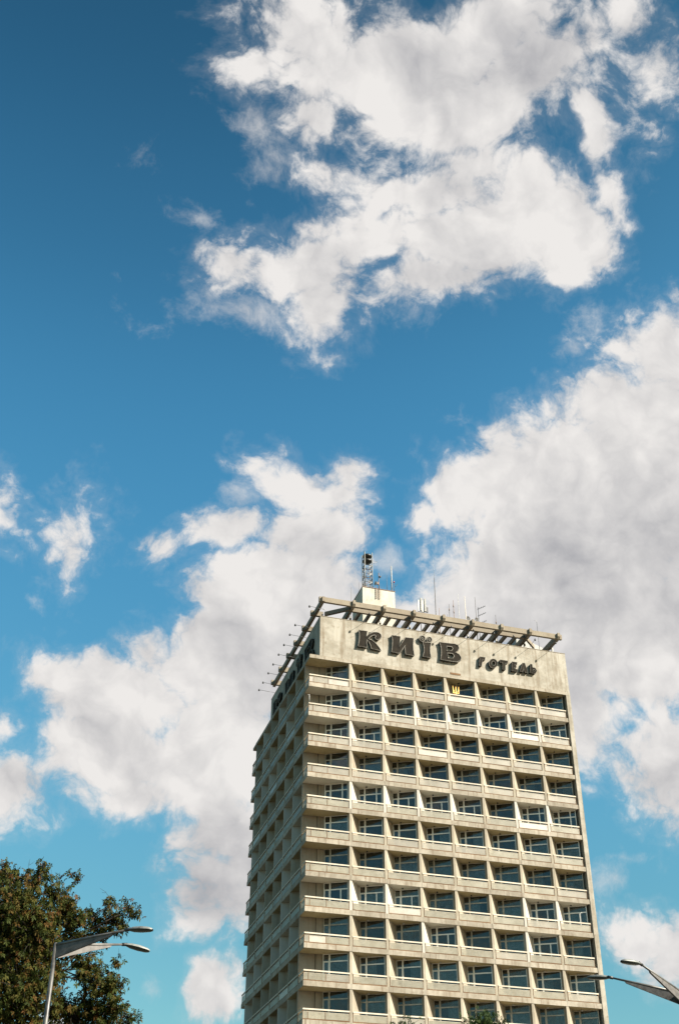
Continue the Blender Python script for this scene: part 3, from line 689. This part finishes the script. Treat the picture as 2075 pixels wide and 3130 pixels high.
# ------------------------------------------------------------------ raised letters
GL = {
 'k': [[(78,395),(195,412),(186,450),(181,490),(225,448),(290,425),(350,430),(385,455),(392,485),(378,518),(345,532),(312,524),(300,502),(318,480),(300,466),(262,474),(222,504),(208,522),(262,540),(320,590),(365,645),(388,687),(252,660),(240,610),(214,560),(190,532),(184,590),(192,642),(62,622),(76,560),(82,500),(82,450)]],
 'y': [[(540,468),(660,487),(652,545),(645,640),(690,560),(730,500),(845,513),(838,600),(842,680),(857,757),(733,738),(726,680),(727,612),(690,668),(648,726),(535,705),(545,620),(549,540)]],
 'i': [[(975,562),(1092,577),(1078,640),(1076,700),(1090,787),(975,770),(992,700),(993,640)]] + [[(cx_+r_*math.cos(6.2832*k/16), cy_+1.0*r_*math.sin(6.2832*k/16)) for k in range(16)] for cx_, cy_, r_ in ((968,517,40),(968,517,14),(1066,533,38),(1066,533,13))],
 'v': [[(1210,565),(1330,583),(1430,592),(1470,612),(1486,650),(1470,690),(1430,712),(1485,735),(1517,785),(1505,825),(1460,846),(1400,842),(1225,812),(1236,740),(1236,680),(1228,620)], [(1312,622),(1380,632),(1400,652),(1385,684),(1310,690)], [(1322,718),(1395,728),(1418,760),(1400,795),(1330,795)]],
}
GS = {
 'g': [[(305,585),(380,597),(374,636),(338,630),(331,718),(292,712)]],
 'o': [[(492+60*math.cos(6.2832*k/20), 682+66*math.sin(6.2832*k/20)) for k in range(20)], [(494+27*math.cos(6.2832*k/16), 682+33*math.sin(6.2832*k/16)) for k in range(16)]],
 't': [[(588,628),(697,645),(692,685),(662,680),(665,772),(622,765),(626,675),(584,668)]],
 'e': [[(757,655),(828,666),(824,700),(795,696),(793,714),(818,718),(815,744),(790,740),(789,758),(836,766),(832,797),(750,785)]],
 'l': [[(905,672),(938,679),(978,813),(937,807),(921,742),(908,802),(868,796)]],
 's': [[(1015,688),(1042,693),(1043,737),(1083,744),(1106,785),(1085,826),(1008,812)], [(1065+14*math.cos(6.2832*k/10), 780+14*math.sin(6.2832*k/10)) for k in range(10)]],
}
def curve_mesh(name, loops, ext, bevel=0.0, fill='BOTH', z=0.0):
    cu = bpy.data.curves.new(name, 'CURVE'); cu.dimensions = '2D' if fill == 'BOTH' else '3D'
    if fill == 'BOTH': cu.fill_mode = 'BOTH'; cu.extrude = ext
    else: cu.bevel_depth = bevel; cu.bevel_resolution = 1; cu.fill_mode = 'FULL'
    for lp in loops:
        sp = cu.splines.new('POLY'); sp.points.add(len(lp)-1); sp.use_cyclic_u = True
        for i, (x, y) in enumerate(lp): sp.points[i].co = (x, y, z, 1)
    o = bpy.data.objects.new(name, cu); COL.objects.link(o)
    dg = bpy.context.evaluated_depsgraph_get(); dg.update()
    me = bpy.data.meshes.new_from_object(o.evaluated_get(dg)); me.name = name
    bpy.data.objects.remove(o); bpy.data.curves.remove(cu)
    return me
def sign(name, label, glyphs, zoom, frontm, depth, rimr, place=None):
    """glyph outlines -> metres on the fascia; place(x, z) may move them to another wall"""
    loops = {}
    for k, ls in glyphs.items():
        loops[k] = [[(lambda p_: (p_.x, p_.z-GZ))(at(*zoom(x, y), 1, -depth)) for x, y in l] for l in ls]
    root = thing(name, label, 'sign', (0, 0, 0))
    for k, ls in loops.items():
        allp = [p_ for l in ls for p_ in l]; x0 = min(p_[0] for p_ in allp); z0 = min(p_[1] for p_ in allp)
        if place is None: fn = None; mw = Matrix(((1,0,0,x0),(0,0,-1,(YF-depth)/2-.0),(0,1,0,GZ+z0),(0,0,0,1)))
        ll = [[((x-x0), (z-z0)) for x, z in l] for l in ls]
        if place is not None: ll, mw = place(ll, x0, z0)
        th = (YF+depth)/2-.012
        me = curve_mesh('letter', ll, th); me.materials.append(M['letter'])
        o = obj('letter', me, None, root); o.matrix_world = mw
        rm = curve_mesh('rim', ll, 0, rimr, 'TUBE', th); rm.materials.append(M['rim'])
        obj('rim', rm, None, o)
sign('fascia_sign', 'four large dark raised letters with pale rims on the sunlit fascia', GL, M_, 0, .14, .055)
sign('fascia_sign', 'row of six small dark raised letters on the sunlit fascia', GS, K_, 0, .16, .026)
LX0 = at(*M_(65, 600), 1, -.14).x; LX1 = at(*M_(1515, 790), 1, -.14).x
def left_place(ll, x0, z0):
    s = 1.28; sx = (17.6-1.6)/(LX1-LX0)
    ll = [[(x*sx*.93, z*s) for x, z in l] for l in ll]
    y = 17.6 - (x0-LX0)*sx
    mw = Matrix(((0,0,-1,XF-.13),(-1,0,0,y),(0,1,0,GZ+.75+(0.1)),(0,0,0,1)))
    return ll, mw
sign('fascia_sign', 'large dark raised letters on the shaded side fascia of the tower', GL, M_, 0, .14, .042, left_place)

# golden trident emblem on the fourth balcony of the top storey
tq = zoomed(1160, 2030, 4.462)
e0 = at(*tq(997, 405), 1, .02); e1 = at(*tq(1080, 305), 1, .02); ew, eh = e1.x-e0.x, e1.z-e0.z
half = [(.0,.02),(.06,.0),(.06,.10),(.16,.10),(.16,.22),(.08,.24),(.055,.34),(.07,.55),(.05,.80),(.0,1.0)]
em = thing('trident_emblem', 'golden trident coat of arms standing on a top storey balcony rail', 'emblem', (e0.x+ew/2, .04, e0.z))
def em_part(name, pts): 
    o = obj(name, curve_mesh(name, [[(x*ew, z*eh) for x, z in pts]], .03), M['gold'], em); o.matrix_parent_inverse.identity(); o.rotation_euler = (math.pi/2, 0, 0); return o
em_part('middle_prong', half + [(-x, z) for x, z in half[::-1][1:-1]])
for s_ in (-1, 1):
    pr_ = [(.20,.10),(.47,.10),(.47,1.0),(.40,.86),(.36,.70),(.33,.50),(.20,.34),(.20,.25),(.30,.30),(.38,.42),(.39,.20),(.20,.20)]
    em_part('side_prong', [(s_*x, z) for x, z in pr_][::s_])
# thin white pole with a short arm at the corner balcony of the third storey from the top
cpz = zc(2)+TS
pt = thing('corner_pole', 'thin white pole with a short arm on the corner balcony below the top one', 'pole', (XL+.08, .09, cpz+.86))
MB().tube([(0,0,0),(0,0,.86)], .03, 6).build('post', M['white'], pt); MB().tube([(0,0,.84),(-.25,.1,.80)], .022, 6).build('arm', M['white'], pt)

# ------------------------------------------------------------------ street lamps
def on_ray(P, px, py, L, far):
    d = Vector(ray(px, py)).normalized(); o = Vector(CAM) - P; b = o.dot(d); c_ = o.dot(o)-L*L; D = max(b*b-c_, 0)
    return Vector(CAM) + d*(-b + (math.sqrt(D) if far else -math.sqrt(D)))
def street_lamp(label, P, arms):
    root = thing('street_lamp', label, 'street lamp', (P.x, P.y, 0), 'twin-armed street lamps')
    B0 = Vector((P.x, P.y, 0)); h = P.z
    pl = MB().tube([(0,0,.0),(0,0,h-2.25)], [.16,.115], 16).build('pole', M['pole'], root)
    MB().tube([(0,0,h-2.25),(0,0,h-2.0),(0,0,h+.05)], [.105,.062,.05], 14).build('upper_pole', M['pole'], root)
    MB().tube([(0,0,h-2.32),(0,0,h-2.22)], .125, 16).build('collar', M['pole'], pl)
    MB().lathe([(.26,0),(.26,.05),(.17,.12),(.165,.9)], 16, (0,0,.14)).build('base', M['pole'], root)
    for (e, t_, far, L, hl) in arms:
        Aend = on_ray(P, *e, L, far); tip = on_ray(Aend, *t_, hl, far)
        a, q = Aend - B0, tip - B0; p0 = Vector((0, 0, h)); d = (a-p0).normalized()
        side = d.cross(Vector((0,0,1))).normalized(); upv = side.cross(d)
        arm = MB().tube([p0, p0.lerp(a, .6), a+d*.05], [.045, .038, .026], 10).build('arm', M['pole'], root)
        w_ = MB(); pts = [p0+d*.03-upv*.04, p0+d*.03-upv*.34, p0.lerp(a,.78)-upv*.07, p0.lerp(a,.80)-upv*.03]
        w_.add([x+side*s for s in (-.03, .03) for x in pts], [(0,1,2,3),(7,6,5,4),(0,4,5,1),(1,5,6,2),(2,6,7,3),(3,7,4,0)])
        w_.build('web_plate', M['plate'], arm)
        MB().tube([a-d*.07, a+d*.09], .045, 10).build('clamp', M['dark'], arm)
        # cobra-head luminaire: shell above, lens below
        hd = (q-a).normalized(); sd = hd.cross(Vector((0,0,1))).normalized(); hu = sd.cross(hd); Lh = (q-a).length
        secs = [(0,.035,.03),(.12,.07,.05),(.25,.115,.075),(.55,.145,.085),(.85,.125,.07),(.97,.085,.045),(1.0,.04,.02)]
        top = MB(); bot = MB(); n = 8
        for mb_, sg in ((top, 1), (bot, -1)):
            V = []
            for t, w__, hh in secs:
                c_ = a + hd*(Lh*t)
                for k in range(n+1):
                    an = math.pi*k/n; V.append(c_ + sd*(w__*math.cos(an)) + hu*(sg*(hh if sg > 0 else hh*.75)*math.sin(an)))
            F = [(i*(n+1)+k, i*(n+1)+k+1, (i+1)*(n+1)+k+1, (i+1)*(n+1)+k) for i in range(len(secs)-1) for k in range(n)]
            mb_.add(V, F if sg < 0 else [f[::-1] for f in F], 0, True)
        hd_ = top.build('lamp_housing', M['lamp_top'], root); bot.build('lens', M['lamp_under'], hd_)
P = at_dist(172, 2888, 33.0)
street_lamp('grey twin-armed street lamp in front of the chestnut tree', P, [((391,2842),(467,2842),False,2.1,.72),((381,2887),(458,2908),True,2.1,.72)])
d_ = ray(2087, 3037); D2 = (P.z-CAM[2])/(d_[2]/math.hypot(d_[0], d_[1]))
P2 = at_dist(2087, 3037, D2)
street_lamp('grey twin-armed street lamp standing past the plain end wall of the tower', P2, [((1957,2947),(1898,2938),False,2.1,.72),((1865,2988),(1795,2989),True,2.1,.76)])

# ------------------------------------------------------------------ trees
def leaf_mat(name, cols):
    m_, nt, p = new_mat(name)
    at_ = N(nt, 'ShaderNodeAttribute', attribute_name='leaf'); cr = N(nt, 'ShaderNodeValToRGB'); nt.links.new(at_.outputs['Fac'], cr.inputs[0])
    e = cr.color_ramp.elements
    for i, (pos, c) in enumerate(cols):
        el = e[i] if i < 2 else e.new(pos)
        el.position = pos; el.color = (*c, 1)
    nt.links.new(cr.outputs[0], p.inputs['Base Color']); p.inputs['Roughness'].default_value = .75; p.inputs['Specular IOR Level'].default_value = .15
    tl_ = N(nt, 'ShaderNodeBsdfTranslucent'); nt.links.new(cr.outputs[0], tl_.inputs[0])
    mx = N(nt, 'ShaderNodeMixShader'); mx.inputs[0].default_value = .25
    nt.links.new(p.outputs[0], mx.inputs[1]); nt.links.new(tl_.outputs[0], mx.inputs[2]); nt.links.new(mx.outputs[0], nt.nodes['Material Output'].inputs[0])
    return m_
M['bark'] = weathered('bark', (.026,.020,.015), (.018,.014,.010), (.010,.008,.007), vary=0, streak=.4, blotch=.4, bump=.6)
M['leaf_chestnut'] = leaf_mat('chestnut_leaves', ((0,(.013,.022,.004)),(.42,(.033,.043,.006)),(.60,(.055,.050,.008)),(.80,(.072,.038,.007)),(1,(.06,.022,.006))))
M['leaf_green'] = leaf_mat('green_leaves', ((0,(.014,.028,.007)),(.6,(.026,.044,.010)),(1,(.045,.065,.014))))
def make_tree(label, base, trunk_top, blobs, mat, leaflet, seed, group=None, bare=0):
    """blobs: (centre, radius xyz, twigs, leaves per twig)"""
    rnd = np.random.RandomState(seed)
    root = thing('tree', label, 'tree', base, group); b0 = Vector(base)
    def loc(v): return Vector(v) - b0
    tk = MB(); tt = loc(trunk_top)
    mid = tt*.5 + Vector((.15, .1, 0))
    tk.tube([(0,0,-.1), (0,0,.5), mid, tt], [.42, .30, .25, .17], 12); tk.build('trunk', M['bark'], root)
    br = MB(); LV = []; LF = []; LA = []
    def leaves_at(p, n, spread):
        for _ in range(n):
            c = np.array(p) + rnd.normal(0, spread, 3)
            ax = rnd.normal(0, 1, 3); ax[2] = ax[2]*.5 - .4; ax /= np.linalg.norm(ax)
            e = np.cross(ax, (0, 0, 1.)); e /= (np.linalg.norm(e)+1e-6); g_ = np.cross(ax, e)
            tone = rnd.rand(); tone = tone*.6 + .4*rnd.rand()
            ph0 = rnd.rand()*6.28
            for j in range(5):
                ph = ph0 + j*1.256; dr_ = e*math.cos(ph)+g_*math.sin(ph)+ax*.35; L = leaflet*(.7+.6*rnd.rand()); sw = np.cross(dr_, ax)*L*.26
                k = len(LV); LV.extend([c, c+dr_*L*.6+sw, c+dr_*L-np.array((0,0,L*.25)), c+dr_*L*.6-sw]); LF.append((k, k+1, k+2, k+3)); LA.extend([tone]*4)
    for (c, rad, ntw, nl) in blobs:
        c = loc(c); rad = Vector(rad)
        s0 = Vector((0,0,0)).lerp(tt, .75+.25*rnd.rand()) if c.z > tt.z*.6 else tt*.6
        m1 = s0.lerp(c, .5) + Vector(rnd.normal(0, .25, 3)) + Vector((0,0,.25)); R0 = .020+.05*min(1, rad.length/3)
        br.tube([s0, m1, c], [R0*1.6+.02, R0, R0*.3], 7)
        for i in range(ntw):
            v = rnd.normal(0, 1, 3); v /= np.linalg.norm(v); rr = rnd.rand()**.45
            e = c + Vector((v[0]*rad.x, v[1]*rad.y, v[2]*rad.z))*rr
            s = c.lerp(e, .15*rnd.rand()); mm = s.lerp(e, .55) + Vector(rnd.normal(0, .07, 3)) + Vector((0,0,.06))
            br.tube([s, mm, e], [.022, .014, .006], 4, cap=False)
            k_ = 1 if rr > .8 and rnd.rand() < .35 else nl
            leaves_at(e, k_, .11*rad.length**.5); leaves_at(mm, max(1, nl//3), .12)
            if bare and rnd.rand() < bare/1000:
                x_ = e + Vector(rnd.normal(0, .18, 3)) + Vector((0, 0, .38)); br.tube([e, e.lerp(x_, .5)+Vector(rnd.normal(0, .04, 3)), x_], [.009, .007, .004], 4, cap=False)
                for _ in range(2):
                    y_ = e.lerp(x_, .6) + Vector(rnd.normal(0, .15, 3)) + Vector((0, 0, .12)); br.tube([e.lerp(x_, .5), y_], [.006, .003], 4, cap=False)
    br.build('branches', M['bark'], root)
    me = bpy.data.meshes.new('crown'); me.from_pydata([tuple(v) for v in LV], [], LF)
    a_ = me.attributes.new('leaf', 'FLOAT', 'POINT'); a_.data.foreach_set('value', np.array(LA, dtype=np.float32)); me.materials.append(mat); me.update()
    obj('crown', me, None, root)
DT = 46.0; MPP = .0117
def tb(px, py, r, tw, nl, dd=0.0, sq=1.0):
    c = at_dist(px, py, DT+dd); rm = r*MPP; return (c, (rm, rm*1.1, rm*sq), tw, nl)
tbase = at_dist(-60, 3130, DT+1.5); ttop = at_dist(-20, 2880, DT+1.0)
make_tree('big chestnut tree with browning leaves behind the street lamp', (tbase.x, tbase.y, 0), ttop,
  [tb(-140,2850,190,108,7,1.5), tb(-60,2980,190,122,8,0), tb(-130,3150,200,93,7,2), tb(30,2760,105,93,7,-.5), tb(40,2900,120,108,8,1), tb(100,2850,105,93,8,-1), tb(80,3030,120,115,8,-.6),
   tb(110,2690,50,22,6,0), tb(30,2680,55,25,6,.5), tb(-40,2690,70,28,6,1), tb(165,2740,52,21,6,-.4), tb(200,2800,52,24,6,.6), tb(160,2900,85,52,7,.8), tb(135,2655,36,7,3,0), tb(190,2680,42,5,2,.3), tb(235,2690,26,5,4,.2),
   tb(245,2810,40,16,6,-.3), tb(215,2765,35,12,5,.2), tb(290,2815,40,13,5,.4), tb(340,2765,28,8,5,0), tb(350,2815,42,16,5,.3), tb(395,2780,36,11,4,-.2), tb(420,2790,28,5,3,0), tb(370,2840,34,9,5,.1), tb(300,2860,50,16,5,.5), tb(240,2870,50,18,6,.2),
   tb(270,2960,46,21,6,.3), tb(240,2935,34,7,5,.6), tb(300,3010,58,28,7,0), tb(345,3020,40,17,6,-.3), tb(290,3090,72,43,7,.4), tb(345,3085,50,24,6,-.2), tb(395,3110,32,8,5,0), tb(355,2945,16,5,3,0), tb(200,3090,50,18,6,1), tb(240,3130,90,37,7,.6), tb(165,2975,40,16,6,.2), tb(160,3080,40,12,6,1.2), tb(60,3150,130,64,7,0), tb(340,3170,90,37,7,.4)],
  M['leaf_chestnut'], .122, 11, bare=80)
# tree tops in front of the tower
for lb, px, py, rpx, D, seed, n in (('dense dark green round-topped tree in front of the tower', 1490, 3178, 82, 62.0, 4, 230), ('loose leafy tree whose sparse top reaches the lowest balconies', 1240, 3165, 62, 60.0, 5, 34)):
    c = at_dist(px, py, D); mp_ = D/math.cos(.2)*math.cos(.42)/FPX; r_ = rpx*mp_
    bl = [(c, (r_, r_, r_), n, 8 if n > 100 else 3), (c+Vector((0, 0, -r_*1.6)), (r_*1.7, r_*1.7, r_*1.3), int(n*1.1), 8), (c+Vector((r_*.7, 0, -r_*2.6)), (r_*2.0, r_*2.0, r_*1.6), int(n*1.1), 8), (c+Vector((-r_*.9, .3, -r_*2.8)), (r_*1.8, r_*1.8, r_*1.5), int(n), 8)]
    make_tree(lb, (c.x, c.y, 0), c + Vector((0, 0, -r_*2.2)), bl, M['leaf_green'], .12, seed, 'trees in front of the tower')
